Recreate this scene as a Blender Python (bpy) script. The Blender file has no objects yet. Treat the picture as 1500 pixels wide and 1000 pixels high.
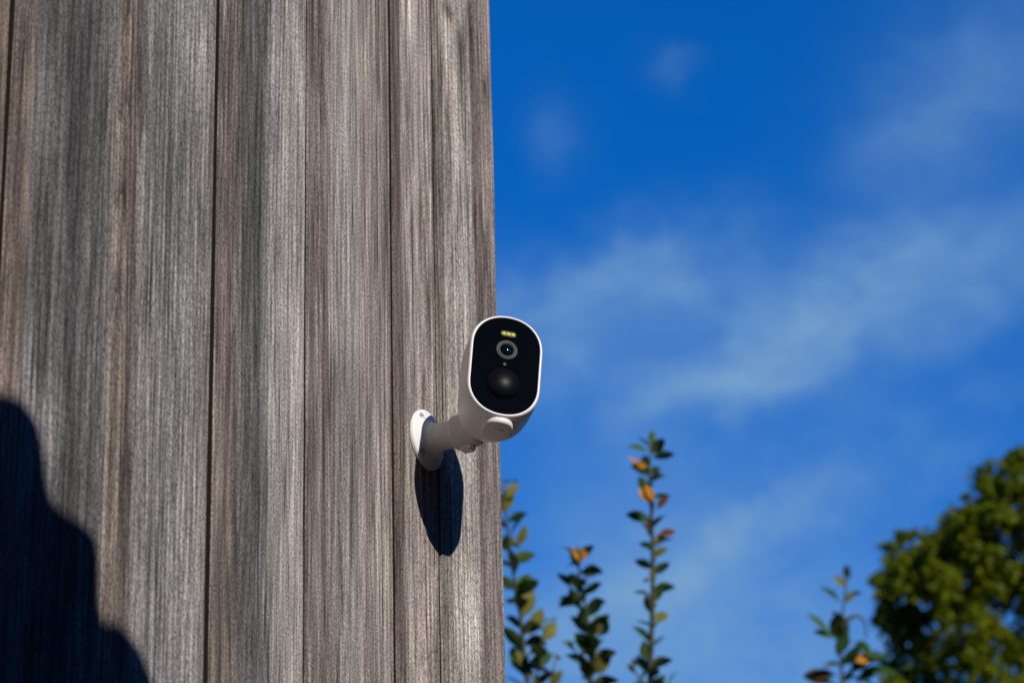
import bpy, bmesh, math, random
from mathutils import Vector, Matrix, noise as mnoise
R = math.radians
random.seed(7)
SC = bpy.context.scene
COL = SC.collection

# ------------------------------------------------------------------ camera
F = 4520.0                    # focal length in photo pixels (photo is 1500 x 1000)
THETA, PITCH, ROLL = R(27.0), R(25.0), R(1.55)
D0 = 2.85                     # distance to the mounting disc
ZD = 2.75                     # height of the mounting disc
U = D0 / F                    # metres per photo pixel at the disc
d_h = Vector((math.cos(THETA), math.sin(THETA), 0))
r0 = Vector((math.sin(THETA), -math.cos(THETA), 0))
VIEW = d_h * math.cos(PITCH) + Vector((0, 0, math.sin(PITCH)))
u0 = r0.cross(VIEW)
CR = r0 * math.cos(ROLL) - u0 * math.sin(ROLL)
CU = r0 * math.sin(ROLL) + u0 * math.cos(ROLL)
P0 = Vector((0, 0, ZD))
def ray(px, py):
    return VIEW + CR * ((px - 750) / F) + CU * ((500 - py) / F)
EYE = P0 - ray(622, 645) * D0
def at(px, py, depth):        # point seen at a photo pixel at a given depth
    return EYE + ray(px, py) * depth
def on_wall(px, py):
    d = ray(px, py); return EYE + d * (-EYE.y / d.y)

cam_d = bpy.data.cameras.new('camera')
cam = bpy.data.objects.new('camera', cam_d); COL.objects.link(cam)
m3 = Matrix((CR, CU, -VIEW)).transposed()
cam.matrix_world = Matrix.Translation(EYE) @ m3.to_4x4()
cam_d.sensor_width = 36.0
cam_d.lens = F / 1500 * 36
cam_d.clip_start = 0.05; cam_d.clip_end = 3000
cam_d.dof.use_dof = True
cam_d.dof.focus_distance = 2.79
cam_d.dof.aperture_fstop = 11.0
SC.camera = cam

# ------------------------------------------------------------------ light
_az, _el = R(32.7), R(28.6)
SUN = Vector((-math.sin(_az) * math.cos(_el), -math.cos(_az) * math.cos(_el), math.sin(_el)))      # towards the sun
EL = math.asin(SUN.z); AZ = math.atan2(SUN.x, SUN.y)
SC.view_settings.view_transform = 'Standard'
SC.view_settings.look = 'None'
SC.view_settings.exposure = 0.0
SC.view_settings.gamma = 1.0
sd = bpy.data.lights.new('sun', 'SUN'); sd.energy = 4.5; sd.angle = R(0.53); sd.color = (1.0, 0.94, 0.87)
so = bpy.data.objects.new('sun', sd); COL.objects.link(so)
so.rotation_euler = SUN.to_track_quat('Z', 'Y').to_euler()

W = bpy.data.worlds.new('World'); SC.world = W; W.use_nodes = True
nt = W.node_tree; N = nt.nodes; L = nt.links
N.clear()
def wn(t, **k):
    n = N.new(t)
    for a, b in k.items(): setattr(n, a, b)
    return n
def setin(n, i, v, tree):
    if hasattr(v, 'is_output') or isinstance(v, bpy.types.NodeSocket): tree.links.new(v, n.inputs[i])
    elif v is not None: n.inputs[i].default_value = v
def wm(op, a, b=None, c=None, clamp=False):
    n = wn('ShaderNodeMath', operation=op, use_clamp=clamp)
    for i, v in enumerate((a, b, c)): setin(n, i, v, nt)
    return n.outputs[0]
sky = wn('ShaderNodeTexSky'); sky.sky_type = 'NISHITA'; sky.sun_disc = False
sky.sun_elevation = EL; sky.sun_rotation = AZ
sky.altitude = 300; sky.air_density = 1.0; sky.dust_density = 0.3; sky.ozone_density = 2.0
tc = wn('ShaderNodeTexCoord'); DIR = tc.outputs['Generated']
# deep clear polarised blue: one colour grade for the whole sky
grade = wn('ShaderNodeMix', data_type='RGBA', blend_type='MULTIPLY'); grade.inputs[0].default_value = 1.0
L.new(sky.outputs[0], grade.inputs[6]); grade.inputs[7].default_value = (0.018, 0.60, 1.42, 1)
# thin cirrus: noise all over the sky, thicker in banks at fixed compass directions
def dotc(v):
    n = wn('ShaderNodeVectorMath', operation='DOT_PRODUCT'); L.new(DIR, n.inputs[0]); n.inputs[1].default_value = v
    return n.outputs['Value']
dz = wm('MAXIMUM', dotc(VIEW), 0.05)
uu = wm('DIVIDE', dotc(CR), dz); vv = wm('DIVIDE', dotc(CU), dz)
def wnoise(scale, detail, rough=0.55, stretch=(1, 1, 1), dist=0.0, rot=(0, 0, 0)):
    mp = wn('ShaderNodeMapping'); L.new(DIR, mp.inputs[0]); mp.inputs['Scale'].default_value = stretch
    mp.inputs['Rotation'].default_value = rot
    n = wn('ShaderNodeTexNoise'); L.new(mp.outputs[0], n.inputs['Vector'])
    n.inputs['Scale'].default_value = scale; n.inputs['Detail'].default_value = detail
    n.inputs['Roughness'].default_value = rough; n.inputs['Distortion'].default_value = dist
    return n.outputs['Fac']
warp1 = wm('SUBTRACT', wnoise(26, 3), 0.5); warp2 = wm('SUBTRACT', wnoise(33, 3), 0.5)
uw = wm('MULTIPLY_ADD', warp1, 0.04, uu); vw = wm('MULTIPLY_ADD', warp2, 0.04, vv)
banks = [  # px, py, semi axes px, angle (deg, + = rising to the right), strength
    (1450, 100, 150, 110, 30, .58), (1330, 215, 100, 60, 10, .42), (1380, 350, 210, 55, 17, .60),
    (1010, 385, 85, 55, 25, .58), (860, 425, 150, 62, 14, .60), (770, 500, 120, 90, 0, .45),
    (1150, 500, 240, 60, 24, .50), (1010, 580, 130, 42, 22, .62), (1240, 480, 200, 75, 15, .40),
    (1480, 420, 70, 45, 20, .36), (800, 190, 45, 40, 0, .25), (980, 102, 40, 24, 0, .24),
    (1110, 770, 190, 32, 28, .46), (880, 780, 220, 110, 0, .36), (1130, 950, 360, 140, 8, .92), (1000, 500, 330, 150, 10, .20), (1320, 450, 260, 120, 18, .22), (840, 500, 150, 80, 8, .22), (1200, 640, 200, 60, 20, .2),
    (1400, 700, 120, 40, 30, .34), (1480, 570, 60, 40, 30, .3), (1340, 640, 70, 40, 0, .18),
    (960, 700, 110, 60, 10, .3), (860, 960, 240, 140, 0, .62), (1060, 800, 260, 60, 24, .34)]
tot = None
for (bx, by, a, b, ang, s) in banks:
    u_c, v_c = (bx - 750) / F, (500 - by) / F
    ca, sa = math.cos(R(ang)), math.sin(R(ang))
    du = wm('SUBTRACT', uw, u_c); dv = wm('SUBTRACT', vw, v_c)
    p = wm('MULTIPLY_ADD', dv, sa * F / a, wm('MULTIPLY', du, ca * F / a))
    q = wm('MULTIPLY_ADD', dv, ca * F / b, wm('MULTIPLY', du, -sa * F / b))
    g = wm('MULTIPLY', wm('EXPONENT', wm('MULTIPLY', wm('ADD', wm('MULTIPLY', p, p), wm('MULTIPLY', q, q)), -0.9)), s)
    tot = g if tot is None else wm('ADD', tot, g)
fine = wnoise(34, 6, 0.60, (1, 1, 1.9), 0.6)
mod = wm('MULTIPLY_ADD', fine, 1.3, 0.35)
broad = wm('MULTIPLY', wm('SUBTRACT', wnoise(7, 5, 0.6, (1, 1, 1.8), 0.5), 0.52, clamp=True), 1.2)
front = wm('MULTIPLY', wm('SUBTRACT', dotc(VIEW), 0.93, clamp=True), 40, clamp=True)
cl = wm('ADD', wm('MULTIPLY', wm('MULTIPLY', tot, mod), front), wm('MULTIPLY', broad, wm('SUBTRACT', 1.0, front)))
cl = wm('MULTIPLY', cl, 0.62, clamp=True)
cmix = wn('ShaderNodeMix', data_type='RGBA'); L.new(cl, cmix.inputs[0])
L.new(grade.outputs[2], cmix.inputs[6]); cmix.inputs[7].default_value = (1.75, 3.5, 6.1, 1)
bg = wn('ShaderNodeBackground'); L.new(cmix.outputs[2], bg.inputs[0]); bg.inputs[1].default_value = 0.10
wo = wn('ShaderNodeOutputWorld'); L.new(bg.outputs[0], wo.inputs[0])

# ------------------------------------------------------------------ helpers
def tag(o, label=None, cat=None, group=None, kind=None):
    if label: o['label'] = label
    if cat: o['category'] = cat
    if group: o['group'] = group
    if kind: o['kind'] = kind
    return o
def empty(name, loc=(0, 0, 0)):
    o = bpy.data.objects.new(name, None); COL.objects.link(o); o.location = loc; o.empty_display_size = 0.05
    return o
def link_mesh(name, me, mat=None, parent=None, loc=None):
    o = bpy.data.objects.new(name, me); COL.objects.link(o)
    if mat is not None and len(me.materials) == 0: me.materials.append(mat)
    if parent is not None: o.parent = parent
    if loc is not None: o.location = loc
    return o
def mesh_from(name, verts, faces, smooth=True, sharp=None):
    me = bpy.data.meshes.new(name); me.from_pydata([tuple(v) for v in verts], [], faces); me.update()
    if smooth:
        me.polygons.foreach_set('use_smooth', [True] * len(me.polygons))
        if sharp: me.set_sharp_from_angle(angle=R(sharp))
    return me
def loft(rings, cap0=True, cap1=True, close=True):
    n = len(rings[0]); vs = [p for r in rings for p in r]; fs = []
    for i in range(len(rings) - 1):
        for j in range(n if close else n - 1):
            k = (j + 1) % n
            fs.append((i * n + j, i * n + k, (i + 1) * n + k, (i + 1) * n + j))
    if cap0: fs.append(tuple(range(n))[::-1])
    if cap1: fs.append(tuple((len(rings) - 1) * n + j for j in range(n)))
    return vs, fs
def frame_of(axis):
    axis = axis.normalized()
    a = Vector((0, 0, 1)) if abs(axis.z) < .9 else Vector((1, 0, 0))
    x = a.cross(axis).normalized(); y = axis.cross(x)
    return x, y, axis
def lathe(profile, origin, axis, n=48, cap0=True, cap1=True):   # profile: (radius, distance along axis)
    x, y, z = frame_of(axis); rings = []
    for (r, h) in profile:
        rings.append([origin + z * h + (x * math.cos(t) + y * math.sin(t)) * max(r, 1e-5)
                      for t in [2 * math.pi * k / n for k in range(n)]])
    return loft(rings, cap0, cap1)
def tube(points, radii, n=8):
    rings = []
    for i, p in enumerate(points):
        t = (points[min(i + 1, len(points) - 1)] - points[max(i - 1, 0)])
        x, y, z = frame_of(t)
        rings.append([p + (x * math.cos(a) + y * math.sin(a)) * radii[i] for a in [2 * math.pi * k / n for k in range(n)]])
    return loft(rings)

# ------------------------------------------------------------------ materials
def new_mat(name):
    m = bpy.data.materials.new(name); m.use_nodes = True
    t = m.node_tree; b = t.nodes['Principled BSDF']
    return m, t, b
def plain(name, col, rough=0.5, spec=0.5, coat=0.0, var=0.0, vscale=200.0, bump=0.0):
    m, t, b = new_mat(name)
    b.inputs['Base Color'].default_value = (*col, 1); b.inputs['Roughness'].default_value = rough
    b.inputs['Specular IOR Level'].default_value = spec; b.inputs['Coat Weight'].default_value = coat
    if var or bump:
        c = t.nodes.new('ShaderNodeTexCoord'); n = t.nodes.new('ShaderNodeTexNoise')
        t.links.new(c.outputs['Object'], n.inputs['Vector']); n.inputs['Scale'].default_value = vscale
        n.inputs['Detail'].default_value = 4
        if var:
            h = t.nodes.new('ShaderNodeMix'); h.data_type = 'RGBA'
            t.links.new(n.outputs['Fac'], h.inputs[0])
            h.inputs[6].default_value = (*[v * (1 - var) for v in col], 1); h.inputs[7].default_value = (*[min(1, v * (1 + var)) for v in col], 1)
            t.links.new(h.outputs[2], b.inputs['Base Color'])
        if bump:
            bp = t.nodes.new('ShaderNodeBump'); bp.inputs['Strength'].default_value = bump; bp.inputs['Distance'].default_value = 0.0003
            t.links.new(n.outputs['Fac'], bp.inputs['Height']); t.links.new(bp.outputs[0], b.inputs['Normal'])
    return m

def wood(seed, width, stops, contrast=1.0, rings=0.5, flakes=0.0, marks=(), gain=1.0):
    m, t, b = new_mat('weathered_wood')
    def nd(ty, **k):
        n = t.nodes.new(ty)
        for a, v in k.items(): setattr(n, a, v)
        return n
    def mt(op, a, bb=None, c=None, clamp=False):
        n = nd('ShaderNodeMath', operation=op, use_clamp=clamp)
        for i, v in enumerate((a, bb, c)): setin(n, i, v, t)
        return n.outputs[0]
    co = nd('ShaderNodeTexCoord')
    off = nd('ShaderNodeVectorMath', operation='ADD'); t.links.new(co.outputs['Object'], off.inputs[0])
    off.inputs[1].default_value = (seed * 1.37, seed * 0.61, seed * 2.11)
    def noi(scale3, detail=3, rough=0.55, dist=0.0, vec=None):
        mp = nd('ShaderNodeMapping'); t.links.new(vec or off.outputs[0], mp.inputs[0]); mp.inputs['Scale'].default_value = scale3
        n = nd('ShaderNodeTexNoise'); t.links.new(mp.outputs[0], n.inputs['Vector']); n.inputs['Scale'].default_value = 1
        n.inputs['Detail'].default_value = detail; n.inputs['Roughness'].default_value = rough; n.inputs['Distortion'].default_value = dist
        return n.outputs['Fac']
    sep = nd('ShaderNodeSeparateXYZ'); t.links.new(co.outputs['Object'], sep.inputs[0])
    wob = mt('MULTIPLY', mt('SUBTRACT', noi((6, 6, 1.6), 3), 0.5), 0.028)
    wob2 = mt('MULTIPLY', mt('SUBTRACT', noi((70, 70, 3.0), 3), 0.5), 0.005)
    xw = mt('ADD', sep.outputs['X'], mt('ADD', wob, wob2))
    fr = mt('DIVIDE', xw, width)
    mean_ = [sum(c[i] for p, c in stops) / len(stops) for i in range(3)]
    gm_ = (.19, .172, .163)
    stops = [(p, tuple(gain * (v * .86 + mean_[i] * .10 + gm_[i] * .04) for i, v in enumerate(c))) for p, c in stops]
    rp = nd('ShaderNodeValToRGB'); t.links.new(fr, rp.inputs[0]); el = rp.color_ramp.elements
    el[0].position = stops[0][0]; el[0].color = (*stops[0][1], 1); el[1].position = stops[-1][0]; el[1].color = (*stops[-1][1], 1)
    for p, c in stops[1:-1]:
        e = el.new(p); e.color = (*c, 1)
    # streaks and fibres, long in z
    s_big = noi((26, 26, 0.9), 4, 0.6)
    s_mid = noi((100, 100, 3.2), 4, 0.62)
    s_fin = noi((270, 270, 12), 3, 0.6)
    speck = noi((520, 520, 400), 2, 0.5)
    blot = noi((14, 14, 6), 5, 0.62)
    ck = noi((210, 210, 6.0), 2, 0.5)                                  # drying checks: short thin dark cracks
    crack = mt('MULTIPLY', mt('SUBTRACT', ck, 0.66, clamp=True), 9.0, clamp=True)
    # growth rings as fine parallel lines that drift along the board
    cx = nd('ShaderNodeCombineXYZ'); t.links.new(xw, cx.inputs[0])
    wv = nd('ShaderNodeTexWave'); wv.wave_type = 'BANDS'; wv.bands_direction = 'X'; wv.wave_profile = 'SAW'
    t.links.new(cx.outputs[0], wv.inputs['Vector']); wv.inputs['Scale'].default_value = 46.0
    wv.inputs['Distortion'].default_value = 0.0
    lines = wv.outputs['Fac']
    linemask = mt('MULTIPLY', mt('SUBTRACT', noi((16, 16, 0.8), 2), 0.36, clamp=True), 3.2, clamp=True)
    def fac(x, amp): return mt('MULTIPLY_ADD', mt('SUBTRACT', x, 0.5), amp * contrast, 1.0)
    k = fac(s_big, 1.0)
    for x, a in ((s_mid, 1.9), (s_fin, 2.9), (speck, 2.5), (blot, 1.4)):
        k = mt('MULTIPLY', k, fac(x, a))
    k = mt('MULTIPLY', k, mt('MULTIPLY_ADD', mt('MULTIPLY', mt('SUBTRACT', lines, 0.5), linemask), rings * 1.4, 1.0))
    k = mt('MULTIPLY', k, mt('MULTIPLY_ADD', crack, -0.75, 1.0))
    # growth rings cut flat: contour lines of the stem's own slow wander give the long curved grain
    ring2 = mt('FRACT', mt('MULTIPLY', noi((17, 17, 0.55), 2, 0.4), 30.0))
    ring2 = mt('MULTIPLY', mt('MULTIPLY', ring2, ring2), ring2)
    rmask = mt('MULTIPLY_ADD', mt('MULTIPLY', mt('SUBTRACT', noi((13, 13, 0.7), 2), 0.42, clamp=True), 5.0, clamp=True), 0.8, 0.12)
    k = mt('MULTIPLY', k, mt('MULTIPLY_ADD', mt('MULTIPLY', ring2, rmask), -0.62, 1.07))
    if flakes:
        fl = mt('MULTIPLY', mt('SUBTRACT', noi((230, 230, 16), 2, 0.5), 0.64, clamp=True), 8.0, clamp=True)
        k = mt('MULTIPLY', k, mt('MULTIPLY_ADD', fl, flakes, 1.0))
    for (mx_, mz_, rx, rz, gain) in marks:          # knots, pale scoured and dark mildewed patches of the timber
        a_ = mt('DIVIDE', mt('SUBTRACT', xw, mx_), rx); b_ = mt('DIVIDE', mt('SUBTRACT', sep.outputs['Z'], mz_), rz)
        r2 = mt('ADD', mt('MULTIPLY', a_, a_), mt('MULTIPLY', b_, b_))
        e_ = mt('EXPONENT', mt('MULTIPLY', r2, mt('MULTIPLY_ADD', s_mid, -2.2, 0.1)))
        k = mt('MULTIPLY', k, mt('MULTIPLY_ADD', e_, gain, 1.0))
    k = mt('MAXIMUM', k, 0.03)
    tint = nd('ShaderNodeMix', data_type='RGBA'); t.links.new(noi((9, 9, 1.1), 3), tint.inputs[0])
    tint.inputs[6].default_value = (1.05, 0.995, 0.93, 1); tint.inputs[7].default_value = (0.97, 1.0, 1.02, 1)
    c1 = nd('ShaderNodeMix', data_type='RGBA', blend_type='MULTIPLY'); c1.inputs[0].default_value = 1
    t.links.new(rp.outputs[0], c1.inputs[6]); t.links.new(tint.outputs[2], c1.inputs[7])
    vm = nd('ShaderNodeVectorMath', operation='SCALE'); t.links.new(c1.outputs[2], vm.inputs[0]); t.links.new(k, vm.inputs['Scale'])
    t.links.new(vm.outputs[0], b.inputs['Base Color'])
    hgt = mt('ADD', mt('MULTIPLY', s_fin, 0.8), mt('ADD', mt('MULTIPLY', speck, 0.5), mt('MULTIPLY', s_mid, 1.0)))
    hgt = mt('ADD', hgt, mt('ADD', mt('MULTIPLY', mt('MULTIPLY', lines, linemask), 0.4), mt('MULTIPLY', crack, -1.2)))
    bp = nd('ShaderNodeBump'); bp.inputs['Strength'].default_value = 0.55; bp.inputs['Distance'].default_value = 0.0016
    t.links.new(hgt, bp.inputs['Height']); t.links.new(bp.outputs[0], b.inputs['Normal'])
    b.inputs['Roughness'].default_value = 0.82; b.inputs['Specular IOR Level'].default_value = 0.22
    return m

M_WHITE = plain('white_plastic', (0.80, 0.785, 0.775), 0.38, 0.45, bump=0.10, vscale=2500)
M_RUB = plain('white_rubber', (0.74, 0.71, 0.70), 0.55, 0.35)
M_GLASS = plain('black_gloss_panel', (0.002, 0.002, 0.0026), 0.03, 0.03)
M_DARKMETAL = plain('grey_lens_ring', (0.035, 0.035, 0.036), 0.5, 0.2)
M_LENSDARK = plain('lens_barrel', (0.012, 0.013, 0.014), 0.35, 0.4)
M_LENS = plain('lens_glass', (0.001, 0.004, 0.004), 0.05, 0.16)
M_DOME = plain('motion_sensor_dome', (0.004, 0.0045, 0.007), 0.33, 0.05)
M_LED = plain('yellow_led_phosphor', (0.58, 0.55, 0.012), 0.5, 0.2, var=0.12)
M_LEDW = plain('led_reflector', (0.03, 0.029, 0.008), 0.4, 0.2)
M_INNER = plain('gap_shade_core', (0.022, 0.018, 0.016), 0.95, 0.1, var=0.3, vscale=60)  # near-black, so the board gaps look shaded by colour alone

# ------------------------------------------------------------------ ground
gm, gt, gb = new_mat('brick_red_paving')
n1 = gt.nodes.new('ShaderNodeTexNoise'); n1.inputs['Scale'].default_value = 3.0; n1.inputs['Detail'].default_value = 6
cr = gt.nodes.new('ShaderNodeValToRGB'); cr.color_ramp.elements[0].color = (0.10, 0.046, 0.026, 1); cr.color_ramp.elements[1].color = (0.16, 0.076, 0.042, 1)
tcg = gt.nodes.new('ShaderNodeTexCoord'); gt.links.new(tcg.outputs['Object'], n1.inputs['Vector'])
gt.links.new(n1.outputs['Fac'], cr.inputs[0]); gt.links.new(cr.outputs[0], gb.inputs['Base Color']); gb.inputs['Roughness'].default_value = 0.9
g = link_mesh('ground', mesh_from('ground', [(-900, -900, 0), (900, -900, 0), (900, 900, 0), (-900, 900, 0)], [(0, 1, 2, 3)], False), gm)
tag(g, kind='structure')

# ------------------------------------------------------------------ board wall
wall = empty('wooden_wall', (0, 0, 0))
tag(wall, 'weathered grey vertical board wall of a building, carrying the white security camera', 'wall')
seam_px = [-4, 160, 315, 450, 577, 641, 729]
sx = [on_wall(p, 500).x for p in seam_px]
H_WALL = 3.72
TH = 0.020
DG = (.128, .125, .130); GR = (.185, .180, .183); LG = (.245, .235, .232); BR = (.165, .130, .113); BE = (.33, .295, .275)
PB = (.215, .178, .166); DB = (.10, .078, .070)
specs = [
    (dict(stops=[(0, BR), (.3, DG), (.7, BR), (1, BR)], rings=.6), 0.0, 0.0),
    (dict(stops=[(0, BR), (.16, BR), (.23, DG), (.5, DG), (.60, (.085, .084, .09)), (.74, (.12, .118, .122)), (.90, (.15, .148, .15)), (1, (.16, .155, .155))], rings=.35, contrast=1.05), -0.0015, 0.0048),
    (dict(stops=[(0, (.24, .20, .178)), (.06, (.15, .12, .105)), (.13, (.2, .163, .145)), (.2, DB), (.28, LG), (.45, GR), (.525, GR), (.545, (.075, .072, .074)), (.56, (.19, .18, .18)), (.575, (.11, .105, .108)), (.60, GR), (.8, LG), (1, (.225, .212, .205))], rings=.45), 0.0014, 0.0024),
    (dict(stops=[(0, (.175, .145, .13)), (.2, (.19, .16, .145)), (.28, (.115, .108, .11)), (.5, (.125, .12, .122)), (.6, LG), (.8, (.26, .24, .23)), (1, (.30, .275, .26))], rings=.5), 0.0, 0.0042),
    (dict(stops=[(0, (.15, .124, .113)), (.15, PB), (.2, DB), (.27, (.22, .195, .183)), (.5, (.205, .196, .192)), (.75, (.25, .218, .2)), (.93, (.27, .238, .22)), (1, PB)], rings=.5), 0.0004, 0.0036),
    (dict(stops=[(0, DB), (.15, DB), (.22, (.13, .10, .09)), (.26, BE), (.6, (.31, .27, .255)), (.92, (.25, .215, .198)), (1, (.19, .16, .145))], rings=.4, flakes=.35), 0.0, 0.0036),
    (dict(stops=[(0, (.14, .125, .10)), (.08, (.2, .178, .15)), (.14, (.31, .28, .25)), (.45, (.34, .312, .288)), (.58, (.26, .235, .22)), (.65, DB), (.72, (.13, .104, .098)), (.82, PB), (1, (.22, .182, .168))], rings=.55, flakes=.6), 0.0003, 0.0040),
]
def board_mesh(w, seed, bev=0.0010, lumps=0.0012, vdep=0.0):
    # local x 0..w, front at y=0 (outward is -y), z 0..H
    nz = 120
    prof = [(0.0, TH), (0.0, bev * 1.3)]
    nx = 12
    prof += [(bev + (w - 2 * bev) * i / nx, 0.0) for i in range(nx + 1)]
    prof += [(w, bev * 1.3), (w, TH)]
    vs, fs = [], []
    npf = len(prof)
    for k in range(nz + 1):
        z = H_WALL * k / nz
        e0 = mnoise.noise(Vector((seed * 7.1, 0.0, z * 5.0))) * 0.0007 + mnoise.noise(Vector((seed * 3.3, 5.0, z * 22.0))) * 0.0003
        e1 = (mnoise.noise(Vector((seed * 4.7, 9.0, z * 5.0))) * 0.0007 + mnoise.noise(Vector((seed * 2.3, 15.0, z * 22.0))) * 0.0003) * (2.2 if seed == 7 else 1)
        for i, (x, y) in enumerate(prof):
            f = x / w
            dx = e0 * (1 - f) + e1 * f
            dy = 0
            if 1 < i < npf - 2:
                dy = (mnoise.noise(Vector((seed * 5 + x * 22, seed, z * 0.7))) * lumps
                      + mnoise.noise(Vector((seed * 9 + x * 60, seed, z * 1.4))) * lumps * 0.4)
            vs.append((x + dx, y + dy, z))
    for k in range(nz):
        for i in range(npf - 1):
            a = k * npf + i
            fs.append((a, a + 1, a + npf + 1, a + npf))
    fs.append(tuple(range(npf))[::-1]); fs.append(tuple(nz * npf + i for i in range(npf)))
    me = mesh_from('board', vs, fs, True, 35)
    return me
def add_board(x0, x1, seed, spec, step, marks_px=()):
    w = x1 - x0
    mk = []
    for (px, py, rx, ry, gn) in marks_px:
        c_ = on_wall(px, py)
        mk.append((c_.x - x0, c_.z, abs(on_wall(px + rx, py).x - c_.x), abs(on_wall(px, py + ry).z - c_.z), gn))
    spec = dict(spec, marks=mk, gain={1: .86, 2: .80, 3: .88, 4: .92, 5: .98, 6: 1.0, 7: 1.0}.get(seed, .9))
    me = board_mesh(w, seed)
    mat = wood(seed, w, **spec)
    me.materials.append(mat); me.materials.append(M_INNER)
    npf_last = 0
    for p in me.polygons:                       # sawn edges near-black: gap shade painted into the joint colour
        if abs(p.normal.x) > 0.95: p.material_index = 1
    o = link_mesh('board', me, None, wall, (x0, step, 0))
    return o
MARKS = {   # patches seen on each board: photo pixel, half size, gain
    0: [(115, 130, 26, 190, -.35), (60, 620, 40, 70, .35), (110, 360, 9, 110, -.35), (55, 480, 10, 30, .3)],
    1: [(205, 230, 12, 110, .45), (208, 120, 4, 70, -.5), (270, 440, 40, 80, .15), (215, 560, 30, 70, .2)],
    2: [(400, 420, 22, 60, .15), (345, 250, 10, 160, -.25), (430, 560, 20, 200, .15)],
    3: [(500, 450, 30, 90, .12), (462, 100, 6, 90, -.35), (560, 900, 20, 120, .10), (520, 760, 5, 160, -.25)],
    4: [(608, 55, 26, 75, .35), (607, 260, 14, 120, .10), (615, 420, 8, 60, .25), (594, 560, 4, 160, -.4)],
    5: [(676, 70, 8, 55, -.6), (655, 15, 6, 14, -.7), (672, 30, 5, 24, .6), (662, 120, 4, 40, .7), (672, 175, 4, 40, .5), (643, 120, 7, 120, -.35), (681, 890, 22, 85, .30), (668, 250, 6, 70, .35), (710, 130, 3, 14, -.6), (660, 600, 10, 80, .2)]}
bw = sx[1] - sx[0]
x_left = sx[0]
add_board(x_left - bw + 0.0, x_left - 0.0045, 1, specs[0][0], 0.0)
for k in range(2, 14):                          # the wall carries on to the left of the frame
    s = specs[(k % 4) + 1]
    add_board(x_left - bw * k, x_left - bw * (k - 1) - 0.003, 20 + k, s[0], 0.0)
for i in range(6):
    sp, step, gap = specs[i + 1]
    nxt = specs[i + 2][2] if i < 5 else 0.0
    add_board(sx[i], sx[i + 1] - nxt, 2 + i, sp, step, MARKS.get(i, ()))
xe = sx[-1]
XL = x_left - bw * 13
def box(name, a, b, mat, parent, bev=0.0):
    bm = bmesh.new(); bmesh.ops.create_cube(bm, size=1)
    for v in bm.verts:
        v.co = Vector([(a[i] + b[i]) / 2 + v.co[i] * (b[i] - a[i]) for i in range(3)])
    if bev: bmesh.ops.bevel(bm, geom=list(bm.edges), offset=bev, segments=2, affect='EDGES')
    me = bpy.data.meshes.new(name); bm.to_mesh(me); bm.free()
    return link_mesh(name, me, mat, parent)
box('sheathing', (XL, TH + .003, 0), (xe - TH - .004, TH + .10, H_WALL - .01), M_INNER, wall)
# boards of the side round the corner (turned away from the lens)
side_mat_spec = specs[5][0]
for k in range(10):
    w = 0.14
    me = board_mesh(w - 0.003, 60 + k); me.materials.append(wood(60 + k, w, **side_mat_spec))
    o = link_mesh('board', me, None, wall, (xe - 0.0005, TH + .001 + w * k, 0)); o.rotation_euler = (0, 0, R(90))
M_CAP = plain('grey_coping', (.2, .19, .18), .8, .2, var=.2, vscale=30)
box('sky_block_eave', (XL, -.43, H_WALL + .001), (xe + .25, 2.2, H_WALL + .03), M_CAP, wall, .004)  # unseen overhang added to cut sky fill from above
box('sky_block_fascia', (XL, -.455, H_WALL - .05), (xe + .25, -.433, H_WALL + .06), M_CAP, wall, .003)  # front edge of the added overhang

# ------------------------------------------------------------------ security camera
cam_root = empty('security_camera', P0)
tag(cam_root, 'white wall mounted security camera with black oval front, on its arm beside the board edge', 'security camera')
NRM = Vector((0, -1, 0))
Zv = Vector((0, 0, 1)); Xv = Vector((1, 0, 0))
def W3(a, b, c):              # (out of wall, along wall, up) in photo pixels -> metres, relative to the disc
    return (NRM * a + Xv * b + Zv * c) * U
def px_lathe(name, prof, origin, axis, mat, parent, n=56, sharp=38, cap0=True, cap1=True):
    vs, fs = lathe([(r * U, h * U) for r, h in prof], origin, axis, n, cap0, cap1)
    return link_mesh(name, mesh_from(name, vs, fs, True, sharp), mat, parent)
# mount: base disc with three countersunk holes
disc = px_lathe('mount_base', [(43.5, 0.3), (45.5, 1.2), (45.5, 5), (44.6, 6.6), (42.5, 7.6), (34, 9.4), (28, 11.6), (24.6, 15), (22.8, 20), (22.2, 24)],
                Vector((0, 0, 0)), NRM, M_WHITE, cam_root, 96, 50)
cutters = []
for ang in (128, 232, 0):
    c = W3(0, 35.5 * math.cos(R(ang)), 35.5 * math.sin(R(ang)))
    vs, fs = lathe([(6.4 * U, 3.0 * U), (6.4 * U, 30 * U)], c, NRM, 32)
    co_ = link_mesh('cutter', mesh_from('cutter', vs, fs, False), None)
    md = disc.modifiers.new('b', 'BOOLEAN'); md.operation = 'DIFFERENCE'; md.object = co_; md.solver = 'EXACT'
    co_.parent = cam_root; cutters.append(co_)
bpy.context.view_layer.update()
dg = bpy.context.evaluated_depsgraph_get()
nm = bpy.data.meshes.new_from_object(disc.evaluated_get(dg))
disc.modifiers.clear(); old = disc.data; disc.data = nm; bpy.data.meshes.remove(old)
for c in cutters: bpy.data.objects.remove(c, do_unlink=True)
nm.name = 'mount_base'; nm.set_sharp_from_angle(angle=R(40))
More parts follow.
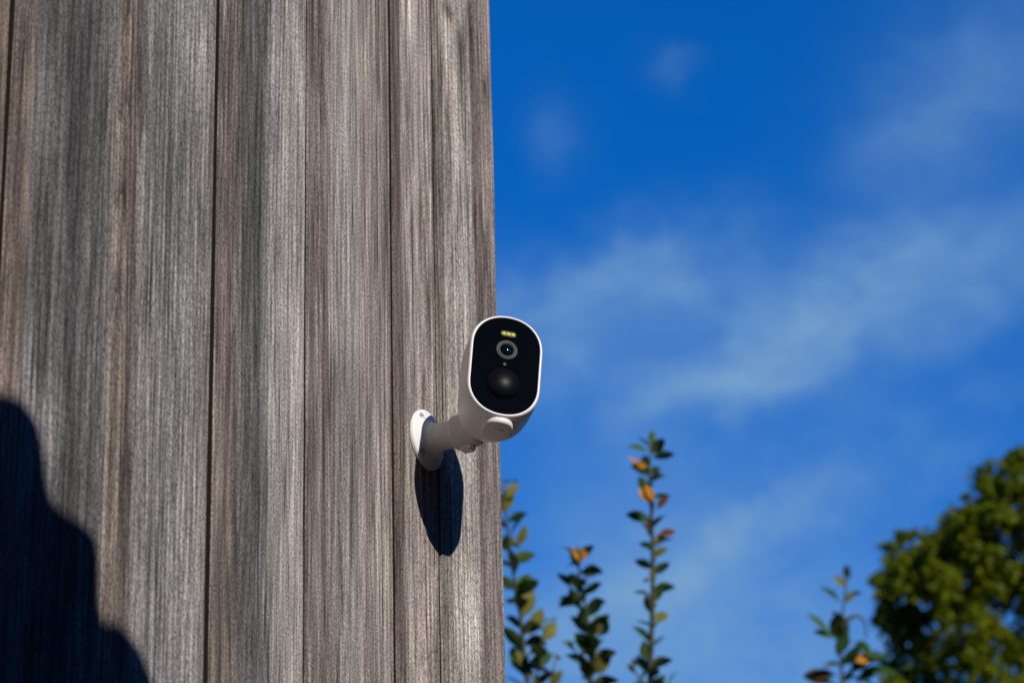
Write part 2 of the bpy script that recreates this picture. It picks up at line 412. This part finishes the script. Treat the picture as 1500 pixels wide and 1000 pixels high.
# arm and collar
px_lathe('arm', [(22.3, 22), (21.4, 26), (20.9, 34), (20.6, 62)], Vector((0, 0, 0)), NRM, M_WHITE, cam_root, cap0=False)
px_lathe('collar', [(20, 52), (24.6, 52), (25.6, 52.8), (25.9, 54), (25.9, 84), (25.0, 88), (21, 93), (12, 96)], Vector((0, 0, 0)), NRM, M_WHITE, cam_root)
def rbox(name, half, M4, mat, parent, bev, seg=3):
    bm = bmesh.new(); bmesh.ops.create_cube(bm, size=2)
    for v in bm.verts: v.co = Vector((v.co.x * half[0], v.co.y * half[1], v.co.z * half[2]))
    bmesh.ops.bevel(bm, geom=list(bm.edges), offset=bev, segments=seg, affect='EDGES')
    bm.transform(M4)
    me = bpy.data.meshes.new(name); bm.to_mesh(me); bm.free()
    me.polygons.foreach_set('use_smooth', [True] * len(me.polygons)); me.set_sharp_from_angle(angle=R(45))
    return link_mesh(name, me, mat, parent)
rbox('clamp_tab', (7 * U, 10 * U, 5.5 * U), Matrix.Translation(W3(72, 0, -28)), M_WHITE, cam_root, 2.6 * U)

# body frame
PHI, DEL, RLL = R(49.0), R(-5.0), R(6.5)
A_h = Vector((-math.sin(PHI), -math.cos(PHI), 0))
AX = A_h * math.cos(DEL) - Zv * math.sin(DEL)
Xl = (-AX).cross(Zv).normalized(); Zl = Xl.cross(-AX)
Xr = Xl * math.cos(RLL) - Zl * math.sin(RLL); Zr = Zl * math.cos(RLL) + Xl * math.sin(RLL)
BODY_D = 74.0
# face centre: seen at photo pixel (741, 537); body sits over the elbow
FACE_A = 178.0
def solve_face():
    # position on the ray through (741,537) whose distance from the wall is FACE_A px
    d = ray(740, 536); t = (-FACE_A * U - EYE.y) / d.y
    return EYE + d * t - P0
FC = solve_face()
BM = Matrix.Translation(FC) @ Matrix((Xr, -AX, Zr)).transposed().to_4x4()
def loc(x, y, z): return BM @ Vector((x * U, (y if y < 2 else 2 + (y - 2) * 1.49) * U, z * U))
HW, HS, CAP = 53.8, 29.5, 54.5
def stadium(dn, y, n=28, hs=None, ex=2.15):
    hw, cap = HW - dn, CAP - dn
    h = HS if hs is None else hs
    pts = []
    for s in (1, -1):
        for k in range(n + 1):
            t = math.pi * k / n
            c, q = math.cos(t), math.sin(t)
            px = hw * math.copysign(abs(c) ** (2 / ex), c); pz = cap * abs(q) ** (2 / ex)
            pts.append(loc(px * s, y, (h + pz) * s))
    return pts
rings = [stadium(5.0, 2.2), stadium(4.8, -0.6), stadium(4.5, -1.4), stadium(3.9, -1.9), stadium(3.1, -1.9), stadium(2.2, -1.3), stadium(1.35, -.1), stadium(.65, 1.6), stadium(.15, 3.2), stadium(-.1, 5.5),
         stadium(-0.2, 12), stadium(0.0, 26), stadium(0.9, 40)]
vs, fs = loft(rings, True, False)
link_mesh('front_housing', mesh_from('front_housing', vs, fs, True, 60), M_WHITE, cam_root)
rings = [stadium(3.0, 40.3), stadium(1.5, 40.4), stadium(1.35, 41.2), stadium(2.2, 48), stadium(4.6, 55), stadium(9, 62), stadium(15.5, 67.5, hs=32), stadium(24, 71.5, hs=29),
         stadium(34, 73.6, hs=24), stadium(42, 74, hs=18)]
vs, fs = loft(rings, True, True)
link_mesh('rear_housing', mesh_from('rear_housing', vs, fs, True, 60), M_WHITE, cam_root)
panel = link_mesh('front_panel', mesh_from('front_panel', *loft([stadium(5.05, 2.0), stadium(5.05, 0.5), stadium(5.3, 0.3)], False, True), False), M_GLASS, cam_root)
# flashlight window
def slot(hw, hh, y, n=14):
    pts = []
    for s in (1, -1):
        for k in range(n + 1):
            t = -math.pi / 2 + math.pi * k / n
            pts.append((s * (hw - hh + hh * math.cos(t)), y, s * hh * math.sin(t)))
    return pts
def slot_rings(cx, cz, lst):
    return [[loc(cx + x, y, cz + z) for (x, y, z) in slot(a, b, yy)] for (a, b, yy) in lst]
lw = link_mesh('flashlight_window', mesh_from('flashlight_window', *loft(slot_rings(1.2, 54, [(11.6, 4.4, .35), (11.6, 4.4, -.35), (11.0, 3.8, -.45), (10.6, 3.4, -.1)]), False, True), True, 40), M_LEDW, cam_root)
for k in (-1, 0, 1):
    vs, fs = loft([[loc(1.2 + k * 6.6 + x, y, 53.3 + z) for (x, y, z) in slot(a, b, yy)] for (a, b, yy) in ((2.9, 2.3, -.05), (2.9, 2.3, -.5), (2.3, 1.7, -1.0), (1.2, .8, -1.25))], False, True)
    link_mesh('led', mesh_from('led', vs, fs, True, 60), M_LED, lw)
# lens
LO = loc(0.8, 0.3, 27.5)
lens = px_lathe('lens', [(15.9, -.2), (15.9, .55), (15.3, .9), (14.9, .55), (14.9, .25)], LO, AX, M_DARKMETAL, cam_root, 64, 60)
px_lathe('lens_ring', [(13.4, .1), (13.3, .9), (12.8, 1.2), (11.4, 1.2), (10.4, .2), (9.9, -.1)], LO, AX, M_DARKMETAL, lens, 64, 60, True, False).data.materials[0] = plain('brushed_lens_ring', (.05, .05, .052), .55, .2)
px_lathe('lens_glass', [(10.2, .2), (9.2, .8), (7.2, 1.5), (4.5, 2.1), (2.0, 2.4), (.4, 2.45)], LO, AX, M_LENS, lens, 48, 80)
# status light
SO = loc(-0.8, 0.3, 3.2)
st = px_lathe('status_light', [(3.0, 0), (3.0, .5), (2.5, .8), (2.1, .5), (2.0, .15)], SO, AX, M_DARKMETAL, cam_root, 28, 60)
# motion sensor dome
DO = loc(-1.0, 0.2, -29)
dome = px_lathe('motion_sensor', [(24.8, 0), (24.6, .9), (23.6, 1.6)] + [(23.6 * math.cos(R(a)), 1.5 + 9.0 * math.sin(R(a))) for a in (5, 14, 24, 34, 44, 54, 64, 74, 83, 88)], DO, AX, M_DOME, cam_root, 64, 80)
# elbow and mounting boss under the body
EO = W3(100, 2, -1)
px_lathe('ball_joint', [(4, -21), (11, -18.5), (17, -13), (20.5, -5), (21, 2), (19, 9.5), (14, 16), (7, 20), (1, 21)], EO, NRM, M_WHITE, cam_root)
BO = loc(-6, 30, -78)                       # boss hangs from the underside of the body
boss = []
def dshape(s, dz, ny=24):
    pts = []
    for k in range(ny):
        t = 2 * math.pi * k / ny
        c, q = math.cos(t), math.sin(t)
        x = 21.5 * s * math.copysign(abs(c) ** .85, c); y = 20 * s * math.copysign(abs(q) ** .8, q)
        pts.append(loc(1 + x, 21 + y * .98, -77 - dz))
    return pts
vs, fs = loft([dshape(1.0, -8), dshape(1.0, 10), dshape(.985, 12.4), dshape(.93, 14.2), dshape(.86, 14.8)], True, True)
bs = link_mesh('mounting_boss', mesh_from('mounting_boss', vs, fs, True, 50), M_RUB, cam_root)
vs, fs = loft([[loc(1 + x, 17 + z, -91.6 - y) for (x, y, z) in slot(a, b, yy)] for (a, b, yy) in ((8, 2.6, 0), (8, 2.6, .7), (7.4, 2.0, 1.0))], False, True)
link_mesh('release_tab', mesh_from('release_tab', vs, fs, True, 50), M_RUB, bs)

# ------------------------------------------------------------------ unseen canopy, added and outlined to throw the shade at lower left
canopy = empty('shade_canopy', (-3.2, -2.6, 0))
tag(canopy, 'added scalloped canopy on posts, unseen overhead, shaped to shade the lower left boards', 'canopy')
HC = ZD + 0.46
outline_px = [(-60, 572), (-20, 592), (4, 600), (22, 608), (40, 626), (54, 652), (61, 684), (65, 722), (69, 752), (84, 768), (112, 784), (130, 800), (139, 818), (143, 850),
              (144, 920), (150, 926), (168, 926), (184, 940), (200, 960), (210, 978), (218, 1000), (235, 1040), (262, 1075), (300, 1100), (340, 1130), (360, 1180)]
def canopy_pt(px, py):
    p = on_wall(px, py); t = (HC - p.z) / SUN.z
    return p + SUN * t
edge = [canopy_pt(*q) for q in outline_px]
loop = [Vector((-4.6, edge[0].y, HC))] + edge + [Vector((edge[-1].x + .1, -2.0, HC)), Vector((edge[-1].x + .1, -5.6, HC)), Vector((-4.6, -5.6, HC))]
off = Vector(canopy.location)
bm = bmesh.new()
bv = [bm.verts.new(p - off) for p in loop]; f = bm.faces.new(bv)
ex = bmesh.ops.extrude_face_region(bm, geom=[f])
for e in ex['geom']:
    if isinstance(e, bmesh.types.BMVert): e.co.z += .012
bmesh.ops.recalc_face_normals(bm, faces=bm.faces)
me = bpy.data.meshes.new('canopy_roof'); bm.to_mesh(me); bm.free()
M_CAN = plain('dark_canvas', (.05, .05, .052), .9, .1, var=.2, vscale=80)
link_mesh('canopy_roof', me, M_CAN, canopy)
for (x, y) in ((-4.4, -1.2), (-4.4, -5.4), (edge[-1].x, -5.4)):
    vs, fs = tube([Vector((x, y, 0)) - off, Vector((x, y, HC)) - off], [.04, .04], 12)
    link_mesh('post', mesh_from('post', vs, fs, True, 50), M_CAN, canopy)

# ------------------------------------------------------------------ unseen dark conifers, added to block sky fill light
M_CON = plain('dark_conifer_needles', (.018, .028, .014), .9, .1, var=.5, vscale=6)
M_CTR = plain('conifer_bark', (.10, .075, .06), .9, .1, var=.3, vscale=20)
def conifer_mesh(h, r, seed):
    rings = []
    nr, ns = 60, 26
    for i in range(nr + 1):
        f = i / nr
        z = .5 + (h - .5) * f
        rad = r * (1 - f ** 2.2) * (.75 + .25 * min(1, f * 8)) + .03
        ring = []
        for k in range(ns):
            a = 2 * math.pi * k / ns
            q = Vector((math.cos(a) * 2.2, math.sin(a) * 2.2, z * 1.4 + seed * 9))
            rr = rad * (1 + .30 * mnoise.noise(q) + .16 * mnoise.noise(q * 3.1))
            ring.append((math.cos(a) * rr, math.sin(a) * rr, z + .25 * mnoise.noise(q * 2)))
        rings.append([Vector(p) for p in ring])
    return mesh_from('foliage', *loft(rings), smooth=False)
con_me = [conifer_mesh(12.5, 1.75, sd_) for sd_ in (1, 2, 3)]
for m_ in con_me: m_.materials.append(M_CON)
ctr_vs, ctr_fs = tube([Vector((0, 0, 0)), Vector((0, 0, 3))], [.2, .16], 12)
ctr_me = mesh_from('trunk', ctr_vs, ctr_fs); ctr_me.materials.append(M_CTR)
rc = random.Random(4)
sun_h = Vector((SUN.x, SUN.y, 0)).normalized(); perp = Vector((-sun_h.y, sun_h.x, 0))
KEEP_LIT = ([on_wall(x, y) for x in (-60, 300, 729) for y in (1080,)] + [at(760, 760, 6.1), at(850, 850, 6.1), at(955, 700, 6.0), at(1240, 900, 7.6)]
            + [at(x, y, 14) for x in (1300, 1400, 1500, 1600) for y in (700, 900)])
for k in range(21):
    a = R(-88 + k * 176 / 20)                     # azimuth from the wall's normal
    p = Vector((math.sin(a) * 8.2 - .5, -math.cos(a) * 8.2 - .4, 0)) * rc.uniform(.97, 1.08)
    h = 18.5 * rc.uniform(.9, 1.05)
    for q in KEEP_LIT:                            # low enough for the sun to clear it
        v = Vector((p.x - q.x, p.y - q.y, 0)); al = v.dot(sun_h)
        if al > 0 and abs(v.dot(perp)) < 2.5: h = min(h, q.z + (al - 1.2) * math.tan(EL) - .35)
    if p.dot(sun_h) > 0 and abs(p.dot(perp) - .3) < 2.8: h = min(h, 4.3)
    if h < 3: continue
    t_ = empty('sky_block_conifer', p)
    tag(t_, 'added dark conifer, out of frame, blocking sky light from the board wall', 'tree', 'added sky blocking conifers')
    fo_ = link_mesh('foliage', rc.choice(con_me), None, t_); fo_.rotation_euler = (0, 0, rc.uniform(0, 6)); fo_.scale = (1, 1, h / 12.5)
    link_mesh('trunk', ctr_me, None, t_)

# ------------------------------------------------------------------ leafy shoots
def leaf_mat(name, top, under):
    m, t, b = new_mat(name)
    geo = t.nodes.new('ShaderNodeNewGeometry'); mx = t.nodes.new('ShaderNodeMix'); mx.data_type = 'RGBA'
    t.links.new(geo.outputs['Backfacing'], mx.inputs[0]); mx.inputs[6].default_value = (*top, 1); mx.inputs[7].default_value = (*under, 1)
    nz = t.nodes.new('ShaderNodeTexNoise'); nz.inputs['Scale'].default_value = 60
    tcx = t.nodes.new('ShaderNodeTexCoord'); t.links.new(tcx.outputs['Object'], nz.inputs['Vector'])
    hs = t.nodes.new('ShaderNodeHueSaturation'); t.links.new(mx.outputs[2], hs.inputs['Color'])
    mr = t.nodes.new('ShaderNodeMapRange'); t.links.new(nz.outputs['Fac'], mr.inputs[0]); mr.inputs[3].default_value = .65; mr.inputs[4].default_value = 1.35
    t.links.new(mr.outputs[0], hs.inputs['Value']); t.links.new(hs.outputs[0], b.inputs['Base Color'])
    b.inputs['Roughness'].default_value = .45; b.inputs['Specular IOR Level'].default_value = .08
    tr = t.nodes.new('ShaderNodeBsdfTranslucent'); t.links.new(hs.outputs[0], tr.inputs[0])
    ms = t.nodes.new('ShaderNodeMixShader'); ms.inputs[0].default_value = .22
    t.links.new(b.outputs[0], ms.inputs[1]); t.links.new(tr.outputs[0], ms.inputs[2])
    t.links.new(ms.outputs[0], t.nodes['Material Output'].inputs['Surface'])
    return m
LM_G = leaf_mat('green_leaf', (.058, .120, .016), (.080, .125, .026))
LM_D = leaf_mat('dark_leaf', (.034, .078, .016), (.055, .09, .02))
LM_O = leaf_mat('olive_leaf', (.16, .155, .03), (.16, .15, .045))
LM_Y = leaf_mat('orange_leaf', (.50, .20, .012), (.42, .19, .02))
LM_R = leaf_mat('russet_leaf', (.16, .065, .022), (.18, .09, .04))
M_STEM = plain('green_brown_stem', (.075, .070, .035), .7, .3, var=.3, vscale=40)
def leaf_mesh(mat, wid=.5, bend=.25):
    # unit-length leaf along +x, width along y, cupped, folded on the midrib
    rows = [(0, .04), (.12, .30), (.3, .80), (.5, 1.0), (.7, .86), (.88, .48), (1.0, .03)]
    vs, fs = [], []
    for (x, w) in rows:
        hw = w * wid / 2; z = -bend * x * x
        vs += [(x, -hw, z + hw * .35), (x, 0, z), (x, hw, z + hw * .35)]
    for i in range(len(rows) - 1):
        a = i * 3
        fs += [(a, a + 3, a + 4, a + 1), (a + 1, a + 4, a + 5, a + 2)]
    me = mesh_from('leaf', vs, fs, True); me.materials.append(mat); return me
LEAF = {k: [leaf_mesh(m, w, bnd) for (w, bnd) in ((.5, .2), (.58, .35), (.44, .1))] for k, m in (('g', LM_G), ('d', LM_D), ('o', LM_O), ('y', LM_Y), ('r', LM_R))}
def add_leaf(parent, base, dirv, size, kind, roll=None, rnd=random, face=False):
    o = bpy.data.objects.new('leaf', rnd.choice(LEAF[kind])); COL.objects.link(o); o.parent = parent
    x = dirv.normalized(); a = Vector((0, 0, 1)) if abs(x.z) < .95 else Vector((1, 0, 0))
    y = a.cross(x).normalized(); z = x.cross(y)
    ro = rnd.uniform(-1.2, 1.2) if roll is None else roll
    y2 = y * math.cos(ro) + z * math.sin(ro); z2 = x.cross(y2)
    if face:                                      # blade turned to the light
        t_ = SUN * .8 - VIEW * .6 + Vector((rnd.gauss(0, .25), rnd.gauss(0, .25), rnd.gauss(0, .25)))
        z2 = (t_ - x * t_.dot(x)).normalized(); y2 = z2.cross(x)
    o.matrix_local = Matrix.Translation(base) @ Matrix((x * size, y2 * size, z2 * size)).transposed().to_4x4()
    return o
def shoot(label, depth, pts, n, size_px, kinds, seed, extras=(), side_pts=None, group='leafy shoots behind the wall', slope=(.35, 1.0)):
    rnd = random.Random(seed)
    P = [at(x, y, depth) for x, y in pts]
    base = Vector((P[-1].x, P[-1].y, 0))
    root = empty('shrub', base)
    tag(root, label, 'shrub', group)
    pxm = depth / F
    def build(P, n, tip=True):
        line = [p - base for p in P]
        seglen = [(line[i + 1] - line[i]).length for i in range(len(line) - 1)]
        tot = sum(seglen)
        for k in range(n):
            s = tot * (k + .35) / n; i = 0
            while i < len(seglen) - 1 and s > seglen[i]: s -= seglen[i]; i += 1
            p = line[i].lerp(line[i + 1], min(1, s / seglen[i]))
            az = k * 2.4 + rnd.uniform(-.5, .5)
            el = rnd.uniform(*slope)
            dv = Vector((math.cos(az) * math.cos(el), math.sin(az) * math.cos(el), math.sin(el)))
            kd = rnd.choice(kinds)
            add_leaf(root, p, dv, size_px * pxm * rnd.uniform(.75, 1.2) * (.7 + .4 * min(1, (k + 1) / 5)), kd, rnd=rnd, face=kd == 'o' and rnd.random() < .7)
        return line
    line = build(P, n)
    full = line + [Vector((0, 0, 0))]
    rad = [.0016 + .0008 * i for i in range(len(line))] + [.014]
    vs, fs = tube(full, rad, 7)
    link_mesh('stem', mesh_from('stem', vs, fs), M_STEM, root)
    if side_pts:
        for sp, nn in side_pts:
            SP = [at(x, y, depth) for x, y in sp]
            l2 = build(SP, nn)
            vs, fs = tube(l2, [.0014 + .0008 * i for i in range(len(l2))], 6)
            link_mesh('stem', mesh_from('stem', vs, fs), M_STEM, root)
    for (x, y, dx, dy, kd, sz) in extras:         # leaves one can pick out: base pixel, direction in the picture, kind, size
        p = at(x, y, depth) - base
        if kd == 'y': p = p - VIEW * .03
        dv = CR * dx - CU * dy + VIEW * rnd.uniform(-.25, .25)
        add_leaf(root, p, dv, sz * pxm, kd, rnd=rnd, face=kd in 'yro' or rnd.random() < .55)
    return root
shoot('shrub with broad olive leaves, half hidden by the right edge of the board wall', 6.1,
      [(738, 705), (742, 760), (752, 840), (762, 900), (772, 1000), (780, 1150)], 40, 37, 'ggdoo', 3,
      [(742, 750, .15, -1, 'o', 38), (757, 800, .5, -1, 'o', 34), (752, 870, .5, -.7, 'd', 40), (762, 905, .4, -1, 'o', 46), (775, 930, .5, -1, 'o', 44), (770, 980, 1, -.6, 'd', 48), (768, 990, -.3, -1, 'd', 50)],
      [([(800, 905), (792, 950), (782, 1020)], 8), ([(815, 960), (806, 1000), (800, 1080)], 6)])
shoot('middle slender shrub with a single orange leaf at its tip', 6.1,
      [(845, 805), (850, 850), (860, 900), (865, 960), (868, 1150)], 54, 31, 'gggdo', 5,
      [(848, 822, -.25, -1, 'y', 24), (852, 820, .3, -1, 'y', 22), (842, 815, -.5, -.8, 'g', 18), (852, 872, -.7, -.9, 'd', 36), (862, 925, .6, -1, 'd', 36), (862, 960, -.5, -1, 'd', 38), (868, 935, .2, -1, 'o', 36)],
      [([(826, 845), (842, 870), (858, 910)], 6), ([(895, 990), (882, 1020), (870, 1080)], 6), ([(884, 905), (876, 935), (866, 975)], 6), ([(836, 940), (848, 965), (864, 1000)], 6)])
shoot('tallest shrub in the background with orange and russet leaves near its top', 6.0,
      [(952, 645), (951, 690), (954, 740), (956, 800), (956, 880), (953, 960), (948, 1150)], 60, 29, 'gggdoo', 8,
      [(948, 662, -1, -.5, 'g', 30), (950, 650, .5, -1, 'g', 22), (955, 670, 1, -.2, 'g', 34), (938, 684, -.6, -.6, 'y', 26), (948, 682, -.9, -.2, 'y', 22), (952, 700, -.3, -.8, 'g', 26), (954, 705, .9, -.5, 'd', 24),
       (950, 735, -.6, -1, 'y', 26), (956, 733, -.4, -1, 'y', 26), (962, 745, .7, -.9, 'r', 28), (952, 762, -1, -.35, 'd', 36), (955, 780, -.3, -1, 'r', 26), (964, 783, 1, -.25, 'r', 26), (958, 800, .7, -.9, 'o', 30)],
      [([(922, 972), (935, 990), (945, 1030)], 5), ([(985, 990), (972, 1010), (955, 1060)], 4)])
shoot('sparse young shrub with curling leaves in front of the dark tree', 7.6,
      [(1241, 828), (1238, 870), (1233, 905), (1231, 950), (1234, 1000), (1240, 1200)], 16, 24, 'ggo', 11,
      [(1241, 850, 0, -1, 'd', 22), (1244, 872, .9, -.3, 'g', 18), (1231, 882, -1, -.9, 'd', 38), (1215, 930, -1, -1.1, 'g', 46), (1220, 935, -.9, -.5, 'g', 30), (1228, 945, .3, -1, 'd', 48), (1225, 960, .4, -.9, 'd', 40), (1240, 965, 1, -.1, 'd', 50),
       (1250, 966, .9, -.25, 'y', 27), (1215, 1000, -.8, -.3, 'd', 40), (1255, 1000, .8, -.6, 'd', 46), (1240, 940, -.6, -.6, 'd', 34), (1270, 985, .8, -.2, 'd', 42), (1244, 985, .9, -.8, 'g', 46), (1262, 955, .8, .3, 'd', 40), (1222, 935, .2, -1, 'g', 40), (1230, 975, .8, -.8, 'd', 46), (1262, 975, .9, -.6, 'd', 44), (1225, 990, -1, -.2, 'd', 42), (1215, 990, -.9, -.1, 'r', 38), (1240, 990, 1, .2, 'd', 50), (1250, 940, .6, .3, 'd', 40)],
      [([(1268, 935), (1269, 922), (1266, 910), (1260, 903), (1252, 901), (1243, 906), (1236, 915), (1232, 930)], 0), ([(1185, 985), (1205, 990), (1233, 1010)], 2)])

# ------------------------------------------------------------------ tree at the right
TD = 14.0
tpx = TD / F
trunk_top = at(1620, 1000, TD + .4)
tbase = Vector((trunk_top.x, trunk_top.y, 0))
tree = empty('tree', tbase)
tag(tree, 'dense dark green broadleaf tree with sunlit clumps at the right edge', 'tree')
M_BARK = plain('grey_bark', (.16, .135, .115), .85, .2, var=.35, vscale=25)
limbs = [([(1620, 1300), (1560, 1000), (1500, 860), (1445, 800)], .05), ([(1560, 1000), (1480, 930), (1420, 900), (1360, 870)], .035), ([(1500, 860), (1505, 780), (1490, 720)], .025), ([(1600, 1150), (1480, 1050), (1390, 990)], .035)]
vs, fs = tube([Vector((0, 0, 0)), (tbase * 0 + (at(1620, 1300, TD + .3) - tbase))], [.13, .09], 12)
link_mesh('trunk', mesh_from('trunk', vs, fs), M_BARK, tree)
for pts, r in limbs:
    P = [at(x, y, TD + .15) - tbase for x, y in pts]
    vs, fs = tube(P, [r * (1 - .22 * i) for i in range(len(P))], 9)
    link_mesh('branch', mesh_from('branch', vs, fs), M_BARK, tree)
rt = random.Random(21)
clumps = [(1484, 712, 42), (1450, 748, 36), (1496, 775, 55), (1412, 800, 40), (1372, 800, 30), (1335, 822, 34), (1318, 852, 30), (1370, 856, 46), (1312, 905, 24), (1345, 948, 42), (1400, 892, 52),
          (1442, 842, 46), (1412, 960, 55), (1485, 862, 50), (1492, 950, 48), (1365, 1000, 52), (1455, 1015, 55), (1497, 672, 20), (1335, 905, 22), (1300, 880, 14), (1425, 770, 24)]
more = [(1560, 720, 75), (1620, 800, 90), (1560, 860, 80), (1590, 950, 90), (1680, 900, 100), (1680, 1020, 110), (1530, 1060, 90), (1400, 1090, 80), (1470, 1150, 100), (1600, 1150, 120), (1740, 1100, 110), (1640, 700, 70)]
verts, faces = [], []
def add_clump(c, r, nleaf, lsize):
    ax = Vector((rt.gauss(0, 1), rt.gauss(0, 1), rt.gauss(0, .6))).normalized()
    for _ in range(nleaf):
        d = Vector((rt.gauss(0, 1), rt.gauss(0, 1), rt.gauss(0, 1))).normalized()
        e = (d * .82 + ax * d.dot(ax) * .55) * (1 + .55 * mnoise.noise(c * 3 + d * 2.6))
        p = c + e * r * (rt.random() ** .42)
        nrm = (d * .8 + Vector((rt.gauss(0, .6), rt.gauss(0, .6), rt.gauss(.4, .6)))).normalized()
        x, y, z = frame_of(nrm); a = rt.uniform(0, 6.28)
        lx = x * math.cos(a) + y * math.sin(a); ly = nrm.cross(lx)
        s = lsize * rt.uniform(.6, 1.25)
        i = len(verts)
        verts.extend([p - lx * s * .5, p + ly * s * .28 - nrm * s * .05, p + lx * s * .5, p - ly * s * .28 - nrm * s * .05]); faces.append((i, i + 1, i + 2, i + 3))
for (x, y, r) in clumps:
    dep = TD + rt.uniform(-.30, .25)
    c = at(x, y, dep) - tbase
    add_clump(c, r * tpx, int(190 + r * 11), 13.5 * tpx)
    for k in range(7):         # smaller sprigs round each clump
        a = rt.uniform(0, 6.28)
        add_clump(at(x + math.cos(a) * r * 1.15, y + math.sin(a) * r * 1.15, dep + rt.uniform(-.2, .2)) - tbase, r * rt.uniform(.15, .5) * tpx, int(22 + r * 1.3), 13 * tpx)
for (x, y, r) in more:
    add_clump(at(x, y, TD + rt.uniform(-.4, .4)) - tbase, r * tpx, int(100 + r * 7), 18 * tpx)
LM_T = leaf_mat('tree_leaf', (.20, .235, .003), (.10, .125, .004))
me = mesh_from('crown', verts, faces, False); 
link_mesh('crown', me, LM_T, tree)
